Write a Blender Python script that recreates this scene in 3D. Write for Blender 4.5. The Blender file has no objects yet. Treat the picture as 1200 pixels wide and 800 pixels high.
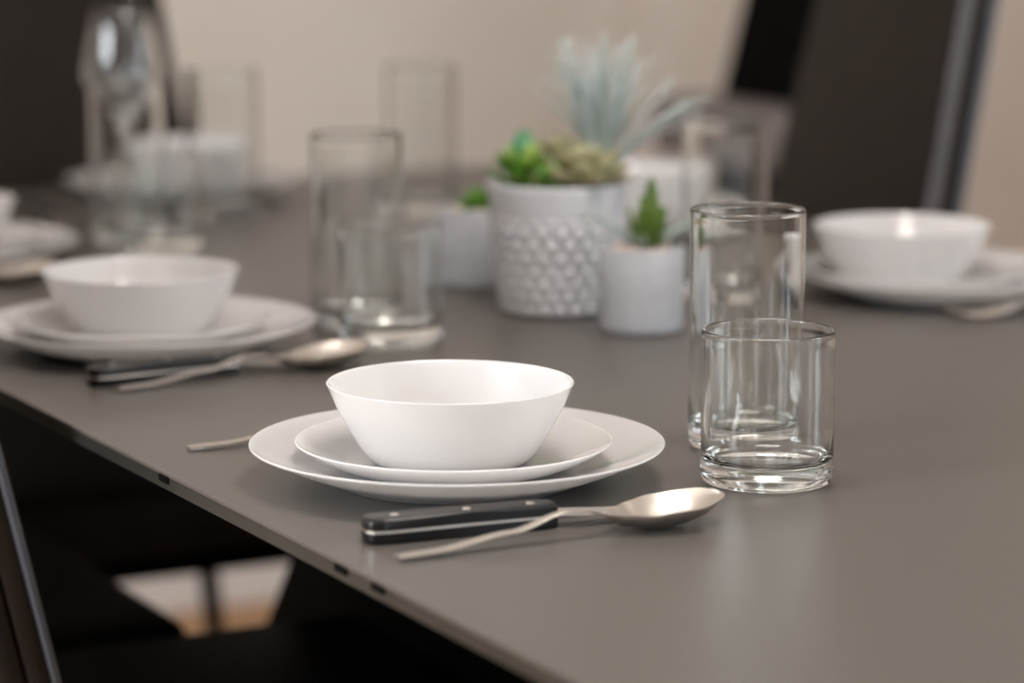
import bpy, bmesh, math, random
from mathutils import Vector, Matrix

random.seed(7)
PI = math.pi
R = math.radians
TZ = 0.74                       # height of the table top above the floor

# ------------------------------------------------------------------ camera
scene = bpy.context.scene
C = scene.collection
cam_data = bpy.data.cameras.new('camera')
cam = bpy.data.objects.new('camera', cam_data)
C.objects.link(cam)
cam.location = (0, 0, TZ + 0.3815)
cam.rotation_euler = (R(90 - 9.6), 0, R(-27.9))
cam_data.sensor_width = 36
cam_data.lens = 105
cam_data.clip_start = 0.05
cam_data.dof.use_dof = True
cam_data.dof.focus_distance = 1.77
cam_data.dof.aperture_fstop = 3.6
scene.camera = cam

# ------------------------------------------------------------------ world
world = bpy.data.worlds.new('daylight')
scene.world = world
world.use_nodes = True
wn = world.node_tree.nodes
wn['Background'].inputs['Color'].default_value = (0.72, 0.82, 1.0, 1)
wn['Background'].inputs['Strength'].default_value = 1.0

# ------------------------------------------------------------------ window daylight and exposure
def area_light(name, loc, target, sx, sy, power, color):
    l = bpy.data.lights.new(name, 'AREA')
    l.shape = 'RECTANGLE'
    l.size, l.size_y = sx, sy
    l.energy = power
    l.color = color
    o = bpy.data.objects.new(name, l)
    C.objects.link(o)
    o.location = loc
    d = Vector(target) - Vector(loc)
    o.rotation_euler = d.to_track_quat('-Z', 'Y').to_euler()
    return o

area_light('window_daylight', (-2.72, 1.55, 1.65), (0, 1.55, 1.65), 1.5, 1.5, 92, (0.93, 0.965, 1.0))
for wy in (-1.6, -0.2):
    area_light('window_daylight', (4.22, wy, 1.65), (0, wy, 1.65), 0.6, 1.5, 26, (0.84, 0.92, 1.0))
for wx in (0.1, 2.5):
    area_light('window_daylight', (wx, -3.02, 1.65), (wx, 0, 1.65), 0.55, 1.5, 15, (0.82, 0.91, 1.0))

scene.view_settings.view_transform = 'Standard'
scene.view_settings.look = 'None'
scene.view_settings.exposure = 0.58
scene.view_settings.gamma = 1
scene.view_settings.use_curve_mapping = False
scene.cycles.max_bounces = 16
scene.cycles.transmission_bounces = 14
scene.cycles.glossy_bounces = 6
scene.cycles.diffuse_bounces = 5

# ------------------------------------------------------------------ materials
def principled(name, color, rough=0.5, metal=0.0, **kw):
    m = bpy.data.materials.new(name)
    m.use_nodes = True
    b = m.node_tree.nodes['Principled BSDF']
    b.inputs['Base Color'].default_value = (*color, 1)
    b.inputs['Roughness'].default_value = rough
    b.inputs['Metallic'].default_value = metal
    for k, v in kw.items():
        b.inputs[k.replace('_', ' ')].default_value = v
    return m

def noisy(name, c1, c2, scale, rough, bump=0.0, bscale=None, metal=0.0, stretch=None, **kw):
    m = principled(name, c1, rough, metal, **kw)
    nt = m.node_tree
    b = nt.nodes['Principled BSDF']
    tc = nt.nodes.new('ShaderNodeTexCoord')
    src = tc.outputs['Object']
    if stretch:
        mp = nt.nodes.new('ShaderNodeMapping')
        mp.inputs['Scale'].default_value = stretch
        nt.links.new(src, mp.inputs['Vector'])
        src = mp.outputs['Vector']
    n = nt.nodes.new('ShaderNodeTexNoise')
    n.inputs['Scale'].default_value = scale
    n.inputs['Detail'].default_value = 4
    nt.links.new(src, n.inputs['Vector'])
    r = nt.nodes.new('ShaderNodeValToRGB')
    r.color_ramp.elements[0].position = 0.3
    r.color_ramp.elements[1].position = 0.7
    r.color_ramp.elements[0].color = (*c1, 1)
    r.color_ramp.elements[1].color = (*c2, 1)
    nt.links.new(n.outputs['Fac'], r.inputs['Fac'])
    nt.links.new(r.outputs['Color'], b.inputs['Base Color'])
    if bump:
        n2 = nt.nodes.new('ShaderNodeTexNoise')
        n2.inputs['Scale'].default_value = bscale or scale
        n2.inputs['Detail'].default_value = 3
        nt.links.new(src, n2.inputs['Vector'])
        bp = nt.nodes.new('ShaderNodeBump')
        bp.inputs['Strength'].default_value = bump
        bp.inputs['Distance'].default_value = 0.002
        nt.links.new(n2.outputs['Fac'], bp.inputs['Height'])
        nt.links.new(bp.outputs['Normal'], b.inputs['Normal'])
    return m

M = {}
M['wall'] = noisy('beige_paint', (0.62, 0.565, 0.505), (0.64, 0.585, 0.525), 6, 0.85, 0.08, 180)
M['ceiling'] = noisy('white_ceiling_paint', (0.80, 0.79, 0.78), (0.82, 0.81, 0.80), 5, 0.9)
M['trim'] = noisy('white_trim_paint', (0.74, 0.70, 0.66), (0.76, 0.72, 0.68), 9, 0.5)
M['wood'] = noisy('oak_floor', (0.40, 0.22, 0.10), (0.50, 0.29, 0.14), 4, 0.5, 0.1, 30, stretch=(9, 0.7, 1))
M['subfloor'] = noisy('floor_joint', (0.05, 0.03, 0.02), (0.07, 0.04, 0.03), 8, 0.8)
M['table'] = noisy('taupe_ceramic', (0.087, 0.078, 0.069), (0.099, 0.089, 0.080), 420, 0.34, 0.10, 900)
M['table_edge'] = noisy('glass_underlay_edge', (0.018, 0.019, 0.017), (0.030, 0.030, 0.026), 25, 0.35)
M['black_metal'] = noisy('black_powder_coat', (0.0015, 0.0015, 0.0015), (0.002, 0.002, 0.002), 60, 0.6, Specular_IOR_Level=0.06)
M['white'] = noisy('white_opal_glass', (0.575, 0.569, 0.567), (0.585, 0.579, 0.577), 3, 0.08, Subsurface_Weight=0.5, Subsurface_Scale=0.012, Subsurface_Radius=(1.0, 0.95, 0.9))
M['steel'] = noisy('satin_steel', (0.68, 0.64, 0.59), (0.72, 0.68, 0.63), 90, 0.30, metal=1.0, stretch=(1, 14, 14))
M['scale'] = noisy('black_plastic', (0.005, 0.0045, 0.005), (0.007, 0.0065, 0.007), 50, 0.28, Specular_IOR_Level=0.4)
M['concrete'] = noisy('grey_concrete', (0.34, 0.35, 0.37), (0.385, 0.395, 0.415), 70, 0.8, 0.25, 200)
M['pot_white'] = noisy('pale_grey_ceramic', (0.54, 0.55, 0.575), (0.59, 0.60, 0.625), 40, 0.55, 0.1, 150)
M['gravel'] = noisy('pale_gravel', (0.50, 0.40, 0.33), (0.72, 0.62, 0.54), 60, 0.8, 0.3, 200)
M['leather'] = noisy('brown_leather', (0.0112, 0.0082, 0.0060), (0.0145, 0.0108, 0.0080), 24, 0.6, 0.25, 260, Specular_IOR_Level=0.15)
M['charcoal'] = noisy('charcoal_leather', (0.060, 0.057, 0.059), (0.076, 0.072, 0.074), 30, 0.42, 0.2, 260)
M['black_leather'] = noisy('black_leather', (0.0012, 0.0009, 0.0009), (0.0018, 0.0013, 0.0013), 24, 0.7, 0.2, 260, Specular_IOR_Level=0.04)
M['piping'] = noisy('blue_grey_piping', (0.050, 0.058, 0.075), (0.062, 0.070, 0.088), 30, 0.45)
M['grey_pad'] = noisy('grey_padding', (0.15, 0.13, 0.125), (0.19, 0.165, 0.16), 40, 0.7, 0.2, 200)
M['leaf_green'] = noisy('green_leaf', (0.045, 0.15, 0.012), (0.11, 0.26, 0.02), 45, 0.45)
M['leaf_teal'] = noisy('blue_green_leaf', (0.05, 0.22, 0.10), (0.10, 0.30, 0.15), 45, 0.4)
M['leaf_lime'] = noisy('lime_leaf', (0.22, 0.36, 0.06), (0.32, 0.45, 0.10), 45, 0.45)
M['leaf_pale'] = noisy('pale_rosette_leaf', (0.50, 0.51, 0.30), (0.33, 0.33, 0.19), 35, 0.5)
M['leaf_brown'] = noisy('brownish_rosette_leaf', (0.24, 0.22, 0.13), (0.38, 0.35, 0.20), 35, 0.5)
M['leaf_agave'] = noisy('agave_leaf', (0.045, 0.095, 0.008), (0.09, 0.15, 0.018), 60, 0.45)
M['blade'] = noisy('silver_blade', (0.40, 0.47, 0.48), (0.54, 0.60, 0.59), 30, 0.5)
M['blade_dark'] = noisy('grey_green_blade', (0.28, 0.36, 0.33), (0.38, 0.44, 0.40), 30, 0.5)
M['glow'] = principled('fill_pendant_glow', (1, 0.9, 0.75), 0.5, Emission_Color=(1.0, 0.93, 0.86, 1), Emission_Strength=12.0)  # emission of the added, unseen pendant globe used as fill light

def glass_mat():
    m = bpy.data.materials.new('clear_glass')
    m.use_nodes = True
    nt = m.node_tree
    nt.nodes.remove(nt.nodes['Principled BSDF'])
    g = nt.nodes.new('ShaderNodeBsdfGlass')
    g.inputs['Color'].default_value = (0.985, 0.99, 0.985, 1)
    g.inputs['Roughness'].default_value = 0.0
    g.inputs['IOR'].default_value = 1.5
    tc = nt.nodes.new('ShaderNodeTexCoord')
    mp = nt.nodes.new('ShaderNodeMapping')
    mp.inputs['Scale'].default_value = (60, 60, 14)
    n = nt.nodes.new('ShaderNodeTexNoise')
    n.inputs['Scale'].default_value = 1.0
    bp = nt.nodes.new('ShaderNodeBump')
    bp.inputs['Strength'].default_value = 0.03
    bp.inputs['Distance'].default_value = 0.001
    nt.links.new(tc.outputs['Object'], mp.inputs['Vector'])
    nt.links.new(mp.outputs['Vector'], n.inputs['Vector'])
    nt.links.new(n.outputs['Fac'], bp.inputs['Height'])
    nt.links.new(bp.outputs['Normal'], g.inputs['Normal'])
    nt.links.new(g.outputs['BSDF'], nt.nodes['Material Output'].inputs['Surface'])
    return m
M['glass'] = glass_mat()

# ------------------------------------------------------------------ helpers
def tag(o, label=None, cat=None, group=None, kind=None):
    if label: o['label'] = label
    if cat: o['category'] = cat
    if group: o['group'] = group
    if kind: o['kind'] = kind
    return o

def obj(name, bm, mat, parent=None, loc=(0, 0, 0), rotz=0.0, sharp=35, smooth=True):
    me = bpy.data.meshes.new(name)
    bmesh.ops.recalc_face_normals(bm, faces=bm.faces[:])
    bm.to_mesh(me)
    bm.free()
    me.materials.append(mat)
    if smooth:
        for p in me.polygons:
            p.use_smooth = True
        if sharp < 180:
            me.set_sharp_from_angle(angle=R(sharp))
    o = bpy.data.objects.new(name, me)
    C.objects.link(o)
    if parent is not None:
        o.parent = parent
    o.location = loc
    o.rotation_euler = (0, 0, rotz)
    return o

def empty(name, loc, rotz=0.0):
    o = bpy.data.objects.new(name, None)
    o.empty_display_size = 0.05
    C.objects.link(o)
    o.location = loc
    o.rotation_euler = (0, 0, rotz)
    return o

def link_copy(o, parent=None):
    c = o.copy()
    C.objects.link(c)
    if parent is not None:
        c.parent = parent
    for ch in list(o.children):
        link_copy(ch, c)
    return c

def dup(o, loc, rotz, label, group=None, cat=None):
    c = link_copy(o)
    c.location = loc
    c.rotation_euler = (0, 0, rotz)
    c['label'] = label
    if group: c['group'] = group
    return c

def bm_box(bm, x0, x1, y0, y1, z0, z1, bevel=0.0, seg=2):
    r = bmesh.ops.create_cube(bm, size=1.0)
    vs = r['verts']
    for v in vs:
        v.co = Vector((x0 + (v.co.x + 0.5) * (x1 - x0), y0 + (v.co.y + 0.5) * (y1 - y0), z0 + (v.co.z + 0.5) * (z1 - z0)))
    if bevel > 0:
        es = list({e for v in vs for e in v.link_edges})
        bmesh.ops.bevel(bm, geom=es, offset=bevel, segments=seg, profile=0.5, affect='EDGES')
    return bm

def box(*a, **k):
    return bm_box(bmesh.new(), *a, **k)

def lathe(profile, seg=64, bm=None, closed=True, radial=None):
    """Revolve (r, z) points about Z; profile with r == 0 ends is capped by poles."""
    bm = bm or bmesh.new()
    rings = []
    for k, (r, z) in enumerate(profile):
        if r < 1e-6:
            rings.append([bm.verts.new((0, 0, z))])
        else:
            ring = []
            for i in range(seg):
                a = 2 * PI * i / seg
                rr = r + (radial(a, z, k) if radial else 0)
                ring.append(bm.verts.new((rr * math.cos(a), rr * math.sin(a), z)))
            rings.append(ring)
    pairs = list(zip(rings[:-1], rings[1:]))
    if closed and len(rings[0]) > 1 and len(rings[-1]) > 1:
        pairs.append((rings[-1], rings[0]))
    for a, b in pairs:
        if len(a) == 1 and len(b) == 1:
            continue
        for i in range(seg):
            j = (i + 1) % seg
            if len(a) == 1:
                bm.faces.new((a[0], b[i], b[j]))
            elif len(b) == 1:
                bm.faces.new((a[i], a[j], b[0]))
            else:
                bm.faces.new((a[i], a[j], b[j], b[i]))
    return bm

def smooth_profile(pts, n=3):
    """Catmull-Rom refinement of an open profile, so lathed china has soft curves."""
    out = []
    for i in range(len(pts) - 1):
        p0 = pts[max(i - 1, 0)]; p1 = pts[i]; p2 = pts[i + 1]; p3 = pts[min(i + 2, len(pts) - 1)]
        for k in range(n):
            t = k / n
            q = []
            for d in (0, 1):
                a, b, c, e = p0[d], p1[d], p2[d], p3[d]
                q.append(0.5 * (2 * b + (c - a) * t + (2 * a - 5 * b + 4 * c - e) * t * t + (3 * b - a - 3 * c + e) * t ** 3))
            q[0] = max(q[0], 0.0)
            out.append(tuple(q))
    out.append(pts[-1])
    return out

def tube(bm, path, radii, seg=8, flat=1.0):
    path = [Vector(p) for p in path]
    n = len(path)
    if isinstance(radii, (int, float)):
        radii = [radii] * n
    rings = []
    up = Vector((0, 0, 1))
    for i, p in enumerate(path):
        t = (path[min(i + 1, n - 1)] - path[max(i - 1, 0)]).normalized()
        s = t.cross(up)
        if s.length < 1e-4:
            s = Vector((1, 0, 0))
        s.normalize()
        u = s.cross(t).normalized()
        rings.append([bm.verts.new(p + (s * math.cos(2 * PI * k / seg) + u * math.sin(2 * PI * k / seg) * flat) * radii[i]) for k in range(seg)])
    for a, b in zip(rings[:-1], rings[1:]):
        for k in range(seg):
            j = (k + 1) % seg
            bm.faces.new((a[k], a[j], b[j], b[k]))
    bm.faces.new(rings[0][::-1])
    bm.faces.new(rings[-1])
    return bm

def interp(tab, x):
    if x <= tab[0][0]: return tab[0][1]
    for (a, va), (b, vb) in zip(tab[:-1], tab[1:]):
        if x <= b:
            t = (x - a) / (b - a)
            t = t * t * (3 - 2 * t)
            return va + (vb - va) * t
    return tab[-1][1]

def slab_grid(top, bot):
    """Solid between two equal grids of points."""
    bm = bmesh.new()
    T = [[bm.verts.new(p) for p in row] for row in top]
    B = [[bm.verts.new(p) for p in row] for row in bot]
    n, m = len(T), len(T[0])
    for i in range(n - 1):
        for j in range(m - 1):
            bm.faces.new((T[i][j], T[i + 1][j], T[i + 1][j + 1], T[i][j + 1]))
            bm.faces.new((B[i][j], B[i][j + 1], B[i + 1][j + 1], B[i + 1][j]))
    for i in range(n - 1):
        bm.faces.new((T[i][0], B[i][0], B[i + 1][0], T[i + 1][0]))
        bm.faces.new((T[i][-1], T[i + 1][-1], B[i + 1][-1], B[i][-1]))
    for j in range(m - 1):
        bm.faces.new((T[0][j], T[0][j + 1], B[0][j + 1], B[0][j]))
        bm.faces.new((T[-1][j], B[-1][j], B[-1][j + 1], T[-1][j + 1]))
    return bm

# ------------------------------------------------------------------ the room
X0, X1, Y0, Y1, H = -2.6, 4.1, -2.9, 4.0, 2.6
fl = obj('floor', box(X0, X1, Y0, Y1, -0.12, -0.012), M['subfloor'], smooth=False)
tag(fl, kind='structure')
pw = 0.14
proto = None
for k in range(int((X1 - X0) / pw)):
    x = X0 + k * pw
    if proto is None:
        proto = obj('plank', box(0.0008, pw - 0.0008, Y0, Y1, -0.012, 0.0, bevel=0.0012, seg=1), M['wood'], fl, loc=(x, 0, 0), smooth=False)
    else:
        p = proto.copy(); C.objects.link(p); p.parent = fl; p.location = (x, 0, random.uniform(-0.0004, 0))

tag(obj('ceiling', box(X0, X1, Y0, Y1, H, H + 0.1), M['ceiling'], smooth=False), kind='structure')
tag(obj('wall_back', box(X0 - 0.1, X1 + 0.1, Y1, Y1 + 0.1, 0, H), M['wall'], smooth=False), kind='structure')
tag(obj('baseboard_back', box(X0, X1, Y1 - 0.014, Y1, 0, 0.07, bevel=0.003), M['trim'], smooth=False), kind='structure')

win_n = [0]
def wall_with_windows(name, axis, at, thick, lo, hi, spans, zlo, zhi, bars):
    """A wall in a plane of constant x or y with window openings (spans) and their barred frames."""
    def b(m_, u0, u1, z0, z1, t0=at, t1=at + thick, bev=0.0):
        if axis == 'x': bm_box(m_, min(t0, t1), max(t0, t1), u0, u1, z0, z1, bev)
        else: bm_box(m_, u0, u1, min(t0, t1), max(t0, t1), z0, z1, bev)
    bm = bmesh.new()
    b(bm, lo, hi, 0, zlo); b(bm, lo, hi, zhi, H)
    edges = [lo] + [v for sp in spans for v in sp] + [hi]
    for k in range(0, len(edges), 2):
        b(bm, edges[k], edges[k + 1], zlo, zhi)
    tag(obj(name, bm, M['wall'], smooth=False), kind='structure')
    t0, t1 = at + thick * 0.2, at + thick * 0.7
    w = 0.05
    for wlo, whi in spans:
        win_n[0] += 1
        fr = bmesh.new()
        b(fr, wlo, wlo + w, zlo, zhi, t0, t1, 0.004); b(fr, whi - w, whi, zlo, zhi, t0, t1, 0.004)
        b(fr, wlo + w, whi - w, zlo, zlo + w, t0, t1, 0.004); b(fr, wlo + w, whi - w, zhi - w, zhi, t0, t1, 0.004)
        f = tag(obj('window_%d' % win_n[0], fr, M['trim'], smooth=False), kind='structure')
        for q in range(1, bars + 1):
            mid = wlo + (whi - wlo) * q / (bars + 1)
            mb = bmesh.new(); b(mb, mid - 0.02, mid + 0.02, zlo + w, zhi - w, t0, t1, 0.004)
            obj('mullion', mb, M['trim'], f, smooth=False)

wall_with_windows('wall_left', 'x', X0, -0.1, Y0, Y1, [(0.75, 2.35)], 0.88, 2.42, 2)
wall_with_windows('wall_right', 'x', X1, 0.1, Y0, Y1, [(-1.93, -1.27), (-0.53, 0.13)], 0.88, 2.42, 1)
wall_with_windows('wall_front', 'y', Y0, -0.1, X0 - 0.1, X1 + 0.1, [(-0.2, 0.4), (2.2, 2.8)], 0.88, 2.42, 1)

# unseen globe pendant, added to fill the ceiling and table with light
pend = empty('fill_pendant', (0.95, 1.50, H))
obj('canopy', lathe([(0, -0.025), (0.05, -0.025), (0.055, -0.02), (0.055, 0.0), (0, 0.0)], 32), M['black_metal'], pend)
cbm = bmesh.new(); tube(cbm, [(0, 0, -0.02), (0, 0, -0.60)], 0.003, 8)
obj('cord', cbm, M['black_metal'], pend)
obj('socket', lathe([(0, -0.68), (0.03, -0.68), (0.03, -0.62), (0.012, -0.60), (0, -0.60)], 24), M['black_metal'], pend)
gb = bmesh.new(); bmesh.ops.create_uvsphere(gb, u_segments=32, v_segments=20, radius=0.20, matrix=Matrix.Translation((0, 0, -0.875)))
obj('globe', gb, M['glow'], pend, sharp=180)
tag(pend, 'added globe pendant above the view, giving fill light over the table', 'lamp')

# ------------------------------------------------------------------ dining table
TX0, TX1, TY0, TY1 = 0.6455, 1.665, 0.85, 3.115
tb = empty('dining_table', ((TX0 + TX1) / 2, (TY0 + TY1) / 2, 0))
tag(tb, 'long dark taupe matte dining table with thin top and black base', 'table')
ox, oy = tb.location.x, tb.location.y
obj('tabletop', box(TX0 - ox, TX1 - ox, TY0 - oy, TY1 - oy, TZ - 0.003, TZ, bevel=0.001, seg=2), M['table'], tb, sharp=180, smooth=False)
obj('underlay', box(TX0 - ox + 0.0003, TX1 - ox - 0.0003, TY0 - oy + 0.0003, TY1 - oy - 0.0003, TZ - 0.0105, TZ - 0.003), M['table_edge'], tb, smooth=False)['label'] = 'dark green-grey glass edge under the top'
obj('apron', box(TX0 - ox + 0.16, TX1 - ox - 0.16, TY0 - oy + 0.16, TY1 - oy - 0.16, TZ - 0.055, TZ - 0.0106), M['black_metal'], tb, smooth=False)
cl = None
for y in (1.672, 1.414, 1.368):
    if cl is None:
        cl = obj('edge_clip', box(-0.0008, 0.0003, -0.008, 0.008, -0.0065, -0.002, bevel=0.0008), M['black_metal'], tb, loc=(TX0 - ox, y - oy, TZ), smooth=False)
    else:
        c = cl.copy(); C.objects.link(c); c.parent = tb; c.location = (TX0 - ox, y - oy, TZ)
# flared black pedestal with a foot plate
pb = bmesh.new()
prof = [(0.03, 0.55, 0.16), (0.51, 0.225, 0.13), (TZ - 0.055, 0.105, 0.12)]
rings = []
for z, hy, hx in prof:
    yc = 2.115 - oy
    rings.append([pb.verts.new((sx * hx, yc + sy * hy, z)) for sx, sy in ((-1, -1), (1, -1), (1, 1), (-1, 1))])
for a, b in zip(rings[:-1], rings[1:]):
    for k in range(4):
        pb.faces.new((a[k], a[(k + 1) % 4], b[(k + 1) % 4], b[k]))
pb.faces.new(rings[0][::-1]); pb.faces.new(rings[-1])
obj('pedestal', pb, M['black_metal'], tb, smooth=False)
obj('foot_plate', box(-0.27, 0.27, 2.115 - oy - 0.57, 2.115 - oy + 0.57, 0.0, 0.03, bevel=0.006), M['black_metal'], tb, smooth=False)

# ------------------------------------------------------------------ dining chairs (local: faces +X, back at -X)
LEAN = math.tan(R(11.5))
def back_outline(w, z0, z1, rc, n=8, grow=0.0):
    """Closed outline in (y, z) of a tall back with rounded corners, slightly narrower at the top."""
    pts = []
    hw0, hw1 = w / 2 + 0.020 + grow, w / 2 - 0.030 + grow
    z0 -= grow; z1 += grow
    for cx_s, zc, hw in ((1, z0, hw0), (1, z1, hw1), (-1, z1, hw1), (-1, z0, hw0)):
        for k in range(n + 1):
            t = k / n * PI / 2
            if cx_s > 0 and zc == z0: a = -PI / 2 + t
            elif cx_s > 0: a = t
            elif zc == z1: a = PI / 2 + t
            else: a = PI + t
            zz = zc + (rc if zc == z0 else -rc)
            pts.append((cx_s * (hw - rc) + rc * math.cos(a), zz + rc * math.sin(a)))
    return pts

def back_slab(w, z0, z1, rc, d0, d1, bev, grow=0.0):
    """d0..d1: depth range in front of the leaning back plane (towards +X)."""
    bm = bmesh.new()
    o = back_outline(w, z0, z1, rc, grow=grow)
    zm = (z0 + z1) / 2
    layers = []
    for d, s in ((d0, bev), (d0 + bev, 0), (d1 - bev, 0), (d1 - bev * 0.3, bev * 0.7), (d1, bev * 2.2)):
        ring = []
        for y, z in o:
            yy = y * (1 - s / (w / 2)); zz = zm + (z - zm) * (1 - s / ((z1 - z0) / 2))
            ring.append(bm.verts.new((d - LEAN * (zz - 0.72), yy, zz)))
        layers.append(ring)
    for a, b in zip(layers[:-1], layers[1:]):
        for k in range(len(a)):
            j = (k + 1) % len(a)
            bm.faces.new((a[k], a[j], b[j], b[k]))
    bm.faces.new(layers[0][::-1]); bm.faces.new(layers[-1])
    return bm

def make_chair(face, band, pipe, label, arms=None, piped=-0.040, pr=0.0045):
    t = empty('dining_chair', (0, 0, 0))
    tag(t, label, 'chair')
    w = 0.42
    obj('backrest', back_slab(w, 0.46, 1.06, 0.05, -0.006, 0.0, 0.002), face, t, sharp=50)
    obj('side_band', back_slab(w, 0.46, 1.06, 0.05, -0.022, -0.0062, 0.002, grow=0.001), band, t, sharp=50)
    obj('back_shell', back_slab(w, 0.43, 1.062, 0.05, -0.042, -0.0222, 0.004, grow=0.001), face, t, sharp=50)
    o = back_outline(w, 0.432, 1.064, 0.05, grow=0.002)
    pp = bmesh.new()
    ring = [(piped - LEAN * (z - 0.72), y, z) for y, z in o]
    tube(pp, ring + [ring[0]], pr, 6)
    obj('piping', pp, pipe, t)
    obj('seat', box(0.0, 0.45, -0.215, 0.215, 0.40, 0.475, bevel=0.022, seg=3), face, t, sharp=180)
    obj('seat_frame', box(0.0, 0.43, -0.20, 0.20, 0.375, 0.399, bevel=0.004), M['black_metal'], t, smooth=False)
    for sx, sy in ((0.395, 0.165), (0.395, -0.165), (0.035, 0.165), (0.035, -0.165)):
        lb = bmesh.new()
        fx, fy, ty = (sx + 0.02, sy * 1.1, sy) if sx > 0.2 else (sx - 0.05, sy * 1.5, sy * 1.15)
        tube(lb, [(fx, fy, 0.0), (sx, ty, 0.376)], [0.009, 0.013], 10)
        obj('leg', lb, M['black_metal'], t)
    if arms:
        obj('lumbar_cushion', box(0.0, 0.10, -0.225, 0.225, 0.672, 0.756, bevel=0.016, seg=3), arms, t, sharp=180)['label'] = 'grey lumbar cushion'
    return t

chB = make_chair(M['leather'], M['charcoal'], M['piping'],
                 'brown leather high-back chair behind the right-hand plate and bowl')
chB.location = (1.724, 2.547, 0); chB.rotation_euler = (0, 0, PI - R(13))
chB['group'] = 'leather dining chairs around the table'
dup(chB, (1.080, 3.215, 0), -PI / 2, 'brown leather high-back chair at the far head of the table')
dup(chB, (0.452, 2.484, 0), 0, 'dark chair seat tucked under the far left of the table')
chD = make_chair(M['leather'], M['leather'], M['piping'],
                 'dark chair at lower left whose piped edge shows beside the table', piped=-0.004, pr=0.0036)
chD.location = (0.596, 2.034, 0)
chD['group'] = 'leather dining chairs around the table'
chK = make_chair(M['black_leather'], M['black_leather'], M['black_leather'],
                 'black chair with a grey lumbar cushion, partly hidden behind the brown chair', arms=M['grey_pad'])
chK.location = (2.279, 3.469, 0); chK.rotation_euler = (0, 0, PI)
chK['group'] = 'leather dining chairs around the table'

# ------------------------------------------------------------------ china
dinner_prof = ([(0, .0028), (.070, .0028), (.0715, 0), (.0740, 0)] +
    smooth_profile([(.0765, .0016), (.087, .0057), (.100, .0108), (.113, .0164), (.1236, .0213), (.1251, .0226), (.1246, .0233), (.1228, .0225), (.112, .0173), (.100, .0124), (.089, .0090), (.079, .0073), (.060, .0068)], 3) + [(0, .0068)])
side_prof = ([(0, .0010), (.055, .0010), (.0565, 0), (.059, 0)] +
    smooth_profile([(.0615, .0011), (.071, .0040), (.081, .0083), (.0902, .0134), (.0947, .0166), (.0955, .0175), (.0948, .0180), (.0930, .0170), (.083, .0112), (.073, .0070), (.064, .0048), (.05, .0041)], 3) + [(0, .0040)])
bowl_prof = ([(0, .0014), (.039, .0014), (.0405, 0), (.0435, 0)] +
    smooth_profile([(.0460, .0008), (.0502, .0040), (.0563, .0123), (.0632, .0240), (.0690, .0356), (.0737, .0470), (.0743, .0480), (.0738, .0486), (.0724, .0474), (.0672, .0356), (.0612, .0242), (.0540, .0127), (.0482, .0066), (.0430, .0046), (.034, .0043)], 3) + [(0, .0042)])
Z1 = TZ + 0.0070                  # side plate on the dinner plate
Z2 = Z1 + 0.0042                  # bowl on the side plate

dinner = obj('dinner_plate', lathe(dinner_prof, 96), M['white'], sharp=60)
side = obj('side_plate', lathe(side_prof, 96), M['white'], sharp=60)
bowl = obj('bowl', lathe(bowl_prof, 96), M['white'], sharp=60)

# ------------------------------------------------------------------ glasses
def tumbler_prof(r, h, wall, base):
    rb = 0.0035
    p = [(0, .0012), (r * 0.62, .0010), (r - rb - 0.002, 0.0), (r - rb, 0.0), (r - rb * 0.4, .0010), (r - 0.0006, .0032), (r, .0065)]
    n = 10
    for k in range(1, n + 1):
        p.append((r, .0065 + (h - .0060 - .0065) * k / n))
    q = wall * 0.5 + 0.00025                      # rounded, slightly beaded rim
    for k in range(11):
        t = PI * k / 10
        p.append((r - wall * 0.5 + q * math.cos(t), h - q + q * math.sin(t)))
    for k in range(n + 1):
        z = h - .005 - (h - .005 - base - .009) * k / n
        p.append((r - wall, z))
    p += [(r - wall - .0005, base + .0055), (r - wall - .0022, base + .0024), (r - wall - .0055, base + .0006), (r * 0.55, base - .0004), (0, base - .0012)]
    return p
tall = obj('tall_tumbler', lathe(tumbler_prof(0.0362, 0.1515, 0.0019, 0.0125), 96), M['glass'], sharp=180)
short = obj('short_tumbler', lathe(tumbler_prof(0.0398, 0.0925, 0.0021, 0.0125), 96), M['glass'], sharp=180)

# ------------------------------------------------------------------ cutlery (local: tail at origin, tip along +X)
def spoon_bm():
    L = 0.205
    wt = [(0, .0040), (.01, .0050), (.06, .0042), (.118, .0028), (.126, .0034), (.139, .0115), (.155, .0200), (.171, .0232), (.187, .0210), (.198, .0146), (.203, .0062), (.205, .0012)]
    rim = [(0, .0030), (.02, .0034), (.07, .0085), (.104, .0158), (.117, .0148), (.131, .0118), (.146, .0112), (.175, .0135), (.205, .0165)]
    dep = [(0, -.0007), (.118, -.0007), (.127, .0002), (.141, .0065), (.168, .0118), (.188, .0098), (.205, .0020)]
    top, bot = [], []
    n, m = 90, 12
    xs = [0.171 * i / 70 for i in range(70)] + [0.171 + 0.034 * math.sin(PI / 2 * i / 24) for i in range(25)]
    for x in xs:
        w, zr, d = interp(wt, x), interp(rim, x), interp(dep, x)
        if x > 0.171:                          # rounded tip
            w = 0.0232 * math.sqrt(max(0.0, 1 - ((x - 0.171) / 0.034) ** 2)) + 0.0003
        th = 0.0017
        rt, rb = [], []
        for j in range(m + 1):
            s = -1 + 2 * j / m
            z = zr - d * (1 - s * s)
            rt.append((x, s * w, z)); rb.append((x, s * w * 0.985, z - th * (1 - 0.55 * abs(s) ** 3)))
        top.append(rt); bot.append(rb)
    return slab_grid(top, bot)

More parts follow.
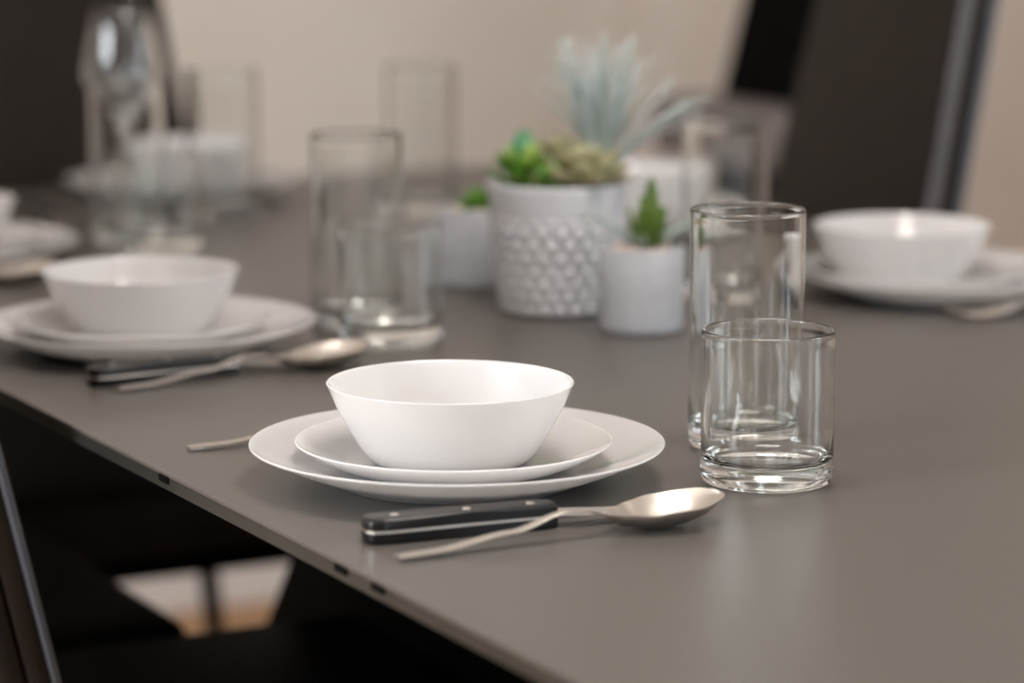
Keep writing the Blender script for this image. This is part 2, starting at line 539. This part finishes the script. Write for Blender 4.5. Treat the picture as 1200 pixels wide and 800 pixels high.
def fork_bm():
    wt = [(0, .0040), (.01, .0050), (.06, .0042), (.118, .0030), (.128, .0040), (.140, .0105), (.150, .0122)]
    zt = [(0, .0030), (.02, .0034), (.07, .0085), (.115, .0165), (.130, .0130), (.150, .0075)]
    top, bot = [], []
    n, m = 50, 6
    for i in range(n + 1):
        x = 0.150 * i / n
        w, z = interp(wt, x), interp(zt, x)
        top.append([(x, (-1 + 2 * j / m) * w, z) for j in range(m + 1)])
        bot.append([(x, (-1 + 2 * j / m) * w, z - 0.0018) for j in range(m + 1)])
    bm = slab_grid(top, bot)
    for k in range(4):
        y = -.0104 + k * .00693
        pts = [(.1485, y, .0068), (.162, y * 1.02, .0040), (.178, y * 1.02, .0042), (.192, y * 1.0, .0085), (.200, y * 0.98, .0125)]
        tube(bm, pts, [.0018, .0017, .0015, .0012, .0006], 8, flat=0.6)
    return bm

def make_knife():
    t = empty('table_knife', (0, 0, 0))
    L0, L1 = 0.113, 0.198
    def prism(outline, z0, z1, bev, zb=None):
        bm = bmesh.new()
        a = [bm.verts.new((x, y, z0)) for x, y in outline]; b = [bm.verts.new((x, y, z1)) for x, y in outline]
        bm.faces.new(a[::-1]); f = bm.faces.new(b)
        for k in range(len(a)):
            j = (k + 1) % len(a)
            bm.faces.new((a[k], a[j], b[j], b[k]))
        if bev:
            es = [e for e in bm.edges if abs(e.verts[0].co.z - zb) < 1e-6 and abs(e.verts[1].co.z - zb) < 1e-6]
            bmesh.ops.bevel(bm, geom=es, offset=bev, segments=3, profile=0.5, affect='EDGES')
        return bm
    ho = [(0.003, -.0105), (.012, -.0118), (.060, -.0095), (.104, -.0085), (.112, -.0070), (L0, 0), (.112, .0070), (.104, .0085), (.060, .0095), (.012, .0112), (.003, .0095), (0, .004), (0, -.006)]
    obj('handle_scale', prism(ho, 0.0, .0062, .0018, 0.0), M['scale'], t, sharp=50)
    obj('handle_scale', prism(ho, .0078, .0140, .0024, .0140), M['scale'], t, sharp=50)
    ht = [(x * 1.002 - .0001, y * 1.01) for x, y in ho]
    obj('tang', prism(ht, .00622, .00778, 0), M['steel'], t, smooth=False, )['label'] = 'thin steel tang line between the black scales'
    for x in (.018, .060, .098):
        r = lathe([(0, .01390), (.0026, .01390), (.0026, .01425), (.0021, .01450), (0, .01458)], 20)
        obj('rivet', r, M['steel'], t, loc=(x, 0, 0))
    # blade, spine thick, tapering to a rounded tip; from the bolster it drops to the table
    top, bot = [], []
    n = 30
    for i in range(n + 1):
        x = L0 - 0.002 + (L1 - L0 + 0.002) * i / n
        u = i / n
        yb = interp([(0, -.0068), (.2, -.0090), (.75, -.0094), (1, -.0045)], u)
        yt = interp([(0, .0062), (.6, .0066), (.9, .0035), (1, -.0030)], u)
        zc = interp([(0, .0072), (.5, .0052), (1, .0030)], u)
        row_t, row_b = [], []
        for j in range(5):
            y = yb + (yt - yb) * j / 4
            th = 0.0003 + 0.0010 * (j / 4)
            row_t.append((x, y, zc + th)); row_b.append((x, y, zc - th))
        top.append(row_t); bot.append(row_b)
    obj('blade', slab_grid(top, bot), M['steel'], t, sharp=40)
    return t

spoon = obj('spoon', spoon_bm(), M['steel'], sharp=60)
fork = obj('fork', fork_bm(), M['steel'], sharp=60)
knife = make_knife()

# ------------------------------------------------------------------ place settings
used = set()
def place(proto, loc, rotz, label, cat, group):
    if proto.name in used:
        return dup(proto, loc, rotz, label, group)
    used.add(proto.name)
    proto.location = loc; proto.rotation_euler = (0, 0, rotz)
    return tag(proto, label, cat, group)

plates = [
    (0.795, 1.572, 'front centre setting beside the cutlery', (-0.004, 0.001)),
    (0.797, 2.091, 'second setting at left, behind the front one', (-0.001, 0.010)),
    (0.793, 2.600, 'setting cut by the left edge of the photo', (-0.006, 0)),
    (1.175, 2.970, 'setting at the far head of the table', (0.010, 0.0)),
    (1.484, 2.034, 'setting at right, before the brown chair', (-0.026, 0.018)),
    (1.474, 2.536, 'setting behind the potted succulents', (0, 0)),
]
for x, y, where, (dx, dy) in plates:
    place(dinner, (x, y, TZ), 0, 'large white dinner plate of the ' + where, 'plate', 'white dinner plates')
    place(side, (x + dx * .5, y + dy * .5, Z1), 0, 'small white side plate under the bowl, ' + where, 'plate', 'white side plates')
    place(bowl, (x + dx, y + dy, Z2), 0, 'flared white bowl of the ' + where, 'bowl', 'white bowls')

talls = [
    (1.002, 1.576, 'tall clear tumbler in front right, behind the short sharp one'),
    (0.986, 2.124, 'tall clear tumbler behind the short one, left of the pots'),
    (1.004, 2.680, 'tall clear tumbler at far left, in front of the wine glass'),
    (1.144, 2.783, 'tall clear tumbler in front of the far head bowl'),
    (1.345, 2.740, 'faint far tall tumbler against the beige wall, left of the pots'),
    (1.315, 2.103, 'tall clear tumbler between the pots and the brown chair'),
]
for x, y, lab in talls:
    place(tall, (x, y, TZ), random.uniform(0, 6), lab, 'glass', 'tall tumblers')
shorts = [
    (0.956, 1.479, 'short clear tumbler in sharp focus at front right'),
    (0.973, 2.036, 'short clear tumbler left of the pots, behind the front bowl'),
    (1.001, 2.592, 'short clear tumbler at far left, behind the second bowl'),
]
for x, y, lab in shorts:
    place(short, (x, y, TZ), random.uniform(0, 6), lab, 'glass', 'short tumblers')

wine_prof = [(0, .0016), (.020, .0008), (.034, 0), (.0358, .0008), (.0352, .0016), (.020, .0036), (.008, .0075), (.0046, .014), (.0038, .03), (.0037, .07), (.0044, .092),
             (.008, .1005), (.018, .110), (.030, .125), (.0385, .139), (.0413, .1465), (.0411, .153), (.0385, .168), (.0333, .194), (.0292, .2135), (.0286, .2150), (.0279, .2138),
             (.0318, .194), (.0370, .168), (.0396, .153), (.0397, .1465), (.0368, .139), (.028, .126), (.016, .1125), (.006, .1050), (0, .1035)]
w = obj('wine_glass', lathe(wine_prof, 72), M['glass'], loc=(1.042, 2.790, TZ), sharp=180)
tag(w, 'tall stemmed wine glass with an angular bowl at far left', 'glass')

# cutlery
place(spoon, (0.672, 1.400, TZ), R(1.5), 'steel spoon lying nearest the camera beside the front plate', 'spoon', 'steel spoons')
place(spoon, (0.714, 1.935, TZ), R(7.0), 'steel spoon beside the second plate at left', 'spoon', 'steel spoons')
place(spoon, (0.650, 2.447, TZ), R(4.0), 'steel spoon whose bowl shows beside the leftmost plate', 'spoon', 'steel spoons')
place(knife, (0.675, 1.449, TZ), R(-7.0), 'black riveted handle table knife behind the front spoon', 'knife', 'black handled knives')
place(knife, (0.704, 1.966, TZ), R(1.0), 'black handle table knife beside the second plate at left', 'knife', 'black handled knives')
place(knife, (0.662, 2.478, TZ), R(2.0), 'black handle table knife beside the leftmost plate', 'knife', 'black handled knives')
place(knife, (0.985, 2.955, TZ), R(-93), 'black handle table knife left of the far head plate', 'knife', 'black handled knives')
place(fork, (0.682, 1.723, TZ), R(-4.0), 'steel fork tail showing left of the front plate', 'fork', 'steel forks')
place(fork, (0.682, 2.235, TZ), R(-2.0), 'steel fork left of the second plate, mostly out of frame', 'fork', 'steel forks')
place(fork, (1.600, 1.875, TZ), R(166), 'steel fork in front of the right-hand plate', 'fork', 'steel forks')

# ------------------------------------------------------------------ potted succulents on the table centre line
def leaf_bm(L, W, T, curl=0.3, tip=0.15, n=10, m=6, keel=0.0):
    """Fleshy leaf along +X, curling up by `curl`, with a pointed tip."""
    top, bot = [], []
    for i in range(n + 1):
        u = i / n
        w = W / 2 * (math.sin(PI * min(1, u * 0.62 + 0.12)) ** 0.8) * (1 - max(0, (u - 0.62) / 0.38) ** 1.6 * (1 - tip * 0.2)) + 0.0003
        x = L * u * math.cos(curl * u * 0.6)
        z = L * curl * u * u * 0.6
        rt, rb = [], []
        for j in range(m + 1):
            s = -1 + 2 * j / m
            th = T / 2 * (1 - s * s) * (0.55 + 0.45 * math.sin(PI * u))
            cup = keel * s * s * W
            rt.append((x, s * w, z + th * 0.5 + cup)); rb.append((x, s * w, z - th + cup - 0.0002))
        top.append(rt); bot.append(rb)
    return slab_grid(top, bot)

def mesh_of(bm, name, mat):
    me = bpy.data.meshes.new(name)
    bmesh.ops.recalc_face_normals(bm, faces=bm.faces[:])
    bm.to_mesh(me); bm.free(); me.materials.append(mat)
    for p in me.polygons: p.use_smooth = True
    return me

def rosette(parent, name, loc, meshes, rings, stem_mat, tilt=(0, 0), stem_h=0.006):
    """rings: (count, elevation deg, scale, radial offset, height, mesh index)."""
    s = obj(name, lathe([(0, -0.002), (.004, -0.002), (.0045, stem_h), (.002, stem_h + .003), (0, stem_h + .003)], 12), stem_mat, parent, loc=loc)
    s.rotation_euler = (tilt[0], tilt[1], 0)
    for n, el, sc, ro, hz, mi in rings:
        a0 = random.uniform(0, 2 * PI)
        for k in range(n):
            a = a0 + 2 * PI * k / n + random.uniform(-.12, .12)
            o = bpy.data.objects.new('leaf', meshes[mi])
            C.objects.link(o); o.parent = s
            o.location = (ro * math.cos(a), ro * math.sin(a), hz)
            o.rotation_euler = (0, -R(el + random.uniform(-6, 6)), a)
            q = sc * random.uniform(.9, 1.08)
            o.scale = (q, q, q)
    return s

def gravel(parent, r, z, n, seed):
    rnd = random.Random(seed)
    bm = bmesh.new()
    for _ in range(n):
        a, q = rnd.uniform(0, 2 * PI), r * math.sqrt(rnd.random())
        s = rnd.uniform(.0022, .0042)
        mt = Matrix.Translation((q * math.cos(a), q * math.sin(a), z + rnd.uniform(-.001, .002))) @ Matrix.Rotation(rnd.uniform(0, 3), 4, 'Z') @ Matrix.Diagonal((s, s * rnd.uniform(.6, 1), s * rnd.uniform(.5, .8), 1))
        bmesh.ops.create_icosphere(bm, subdivisions=1, radius=1.0, matrix=mt)
    o = obj('gravel', bm, M['gravel'], parent, sharp=180)
    return tag(o, kind='stuff')

def soil(parent, r, z):
    return obj('soil', lathe([(0, z - .004), (r, z - .004), (r, z), (0, z)], 40), M['leaf_brown'], parent)

# large woven-relief pot
big = empty('potted_succulents', (1.158, 2.110, TZ))
tag(big, 'large pale grey pot with woven relief, holding mixed succulents', 'plant')
Hb = 0.106
def weave(a, z, k):
    if z > Hb * 0.74 or z < 0.002 or k >= 46: 
        return 0.0006 * math.cos(z * 2 * PI / 0.006) if (z > Hb * .74 and k < 46) else 0.0
    row = int(z / 0.0105)
    fz = abs(math.sin(PI * z / 0.0105)) ** 0.8
    n = 22
    fa = abs(math.cos(a * n / 2 + (PI / 2 if row % 2 else 0))) ** 0.9
    return 0.0056 * fz * fa - 0.0012
pp = [(0, .0010), (.036, 0.0)]
for k in range(44):
    z = Hb * k / 43
    pp.append((.0425 + .0145 * (z / Hb) ** 0.9 - (0.002 if k == 0 else 0), z + (0.0 if k else 0.0)))
pp += [(.0560, Hb + .0006), (.0545, Hb), (.0525, Hb - .003), (.046, Hb - .030), (0, Hb - .030)]
obj('pot', lathe(pp, 208, radial=weave), M['pot_white'], big, sharp=180)
soil(big, .0475, Hb - .012)
gravel(big, .044, Hb - .0105, 150, 3)

g_mesh = mesh_of(leaf_bm(.030, .015, .0055, .5), 'green_leaf', M['leaf_green'])
t_mesh = mesh_of(leaf_bm(.030, .016, .0055, .5), 'blue_green_leaf', M['leaf_teal'])
l_mesh = mesh_of(leaf_bm(.030, .015, .0055, .5), 'lime_leaf', M['leaf_lime'])
p_mesh = mesh_of(leaf_bm(.034, .020, .005, .35, keel=.08), 'pale_leaf', M['leaf_pale'])
b_mesh = mesh_of(leaf_bm(.036, .020, .005, .35, keel=.08), 'brownish_leaf', M['leaf_brown'])

# directions in the picture: right = (.873, -.488), away = (.488, .873)
def pic(r, d): return (r * .884 + d * .468, -r * .468 + d * .884)
def on(r, d, z): 
    x, y = pic(r, d); return (x, y, z)
o = rosette(big, 'green_rosette', on(-.027, -.004, Hb - .006), [g_mesh, t_mesh, l_mesh],
        [(7, 8, 1.0, .003, .004, 0), (7, 30, .95, .003, .009, 0), (5, 48, .9, .003, .014, 2), (4, 66, .9, .002, .020, 1), (3, 82, .8, .001, .026, 1)], M['leaf_green'], stem_h=.022)
o['label'] = 'bright green leafy rosette at the left of the pot'
o = rosette(big, 'small_green_rosette', on(-.008, -.030, Hb - .008), [g_mesh, l_mesh],
        [(6, 15, .7, .002, .004, 0), (5, 45, .65, .002, .008, 0), (3, 75, .5, .001, .011, 1)], M['leaf_green'])
o['label'] = 'small green rosette at the front of the pot'
o = rosette(big, 'pale_rosette', on(.022, -.020, Hb - .004), [p_mesh, b_mesh],
        [(9, 4, 1.12, .004, .003, 1), (8, 16, 1.05, .003, .007, 0), (7, 30, .92, .003, .011, 1), (5, 48, .72, .002, .014, 0), (3, 74, .5, .001, .016, 0)], M['leaf_brown'])
o['label'] = 'pale yellow-green and brown open rosette at the right of the pot'
o = rosette(big, 'olive_rosette', on(.004, .012, Hb + .002), [p_mesh, b_mesh],
        [(8, 12, .8, .003, .006, 1), (6, 38, .75, .003, .012, 1), (4, 66, .6, .002, .016, 0)], M['leaf_brown'], stem_h=.012)
o['label'] = 'olive brown rosette at the back of the pot'

# silvery grass tuft
def blade_bm(L, bend, w, n=12):
    top, bot = [], []
    for i in range(n + 1):
        u = i / n
        x = L * bend * u * u
        z = L * u * (1 - 0.25 * bend * u)
        hw = w / 2 * (1 - u ** 2.2) * (0.7 + 0.6 * u * (1 - u) * 2) + .0002
        top.append([(x, -hw, z), (x + .0004, 0, z + .0002), (x, hw, z)])
        bot.append([(x - .0008, -hw, z), (x - .0011, 0, z), (x - .0008, hw, z)])
    return slab_grid(top, bot)
bl_meshes = [mesh_of(blade_bm(.110, b, .0034), 'silver_blade', m) for b, m in ((.03, M['blade']), (.18, M['blade']), (.40, M['blade']), (.10, M['blade_dark']), (.28, M['blade_dark']), (.55, M['blade_dark']), (.30, M['blade']))]
tuft = obj('grass_tuft', lathe([(0, -.002), (.007, -.002), (.008, .006), (.004, .014), (0, .014)], 14), M['blade_dark'], big, loc=on(.036, .010, Hb - .006))
tuft['label'] = 'tall silvery grey-green spiky tuft'
rb = random.Random(11)
for k in range(105):
    a = rb.uniform(0, 2 * PI)
    o = bpy.data.objects.new('blade', bl_meshes[rb.randrange(7)])
    C.objects.link(o); o.parent = tuft
    q = rb.uniform(0, .006)
    o.location = (q * math.cos(a), q * math.sin(a), .002)
    o.rotation_euler = (rb.uniform(-.06, .06), rb.uniform(-.04, .20), a)
    s = rb.uniform(.78, 1.18)
    o.scale = (s, s, s)
# the long blades that lean out to the right
for k in range(12):
    a = math.atan2(-.488, .873) + rb.uniform(-.35, .35)
    o = bpy.data.objects.new('blade', bl_meshes[rb.choice((1, 2, 4))])
    C.objects.link(o); o.parent = tuft
    o.location = (.003 * math.cos(a), .003 * math.sin(a), .003)
    o.rotation_euler = (0, rb.uniform(.38, .62), a)
    s = rb.uniform(.85, 1.08); o.scale = (s, s, s)

# two small concrete pots
def concrete_pot(label, loc, r, h):
    t = empty('potted_succulent', loc)
    tag(t, label, 'plant')
    pr = [(0, .001), (r - .006, 0)] + [(r - .0055 + .0055 * math.sin(k / 5 * PI / 2), .0055 - .0055 * math.cos(k / 5 * PI / 2)) for k in range(6)]
    pr += [(r + .0004, h * .5), (r + .0004, h - .0015), (r - .0008, h), (r - .0042, h), (r - .0052, h - .001), (r - .0056, h - .02), (0, h - .02)]
    obj('pot', lathe(pr, 72), M['concrete'], t, sharp=60)
    soil(t, r - .0062, h - .006)
    gravel(t, r - .009, h - .0035, 90, int(r * 9999))
    return t
a_mesh = mesh_of(leaf_bm(.040, .0105, .0045, .18, keel=.15), 'agave_leaf', M['leaf_agave'])
pr_ = concrete_pot('small grey concrete pot with an upright green agave, right of the large pot', (1.169, 1.992, TZ), .0332, .0665)
o = rosette(pr_, 'agave', on(.006, 0, .060), [a_mesh], [(8, 52, .62, .004, .003, 0), (8, 66, .82, .003, .006, 0), (6, 78, 1.0, .002, .009, 0), (3, 87, 1.12, .001, .012, 0)], M['leaf_agave'], stem_h=.010)
o['label'] = 'upright green agave with pointed leaves'
sp = mesh_of(blade_bm(.052, .25, .0030), 'grey_spike', M['blade_dark'])
ts = obj('grey_spikes', lathe([(0, -.002), (.005, -.002), (.005, .004), (0, .006)], 12), M['blade_dark'], pr_, loc=on(.004, .004, .060))
for k in range(12):
    a = 2 * PI * k / 12 + rb.uniform(-.2, .2)
    o = bpy.data.objects.new('spike', sp); C.objects.link(o); o.parent = ts
    o.location = (.003 * math.cos(a), .003 * math.sin(a), .001); o.rotation_euler = (0, rb.uniform(.65, 1.05), a); o.scale = (1.15, 1.15, 1.15)
pl_ = concrete_pot('small grey concrete pot with green leaves, left behind the large pot', (1.164, 2.265, TZ), .0325, .0675)
o = rosette(pl_, 'green_rosette', on(.002, 0, .061), [g_mesh], [(7, 15, .7, .003, .002, 0), (6, 35, .7, .003, .004, 0), (4, 62, .6, .002, .006, 0)], M['leaf_green'], stem_h=.010)
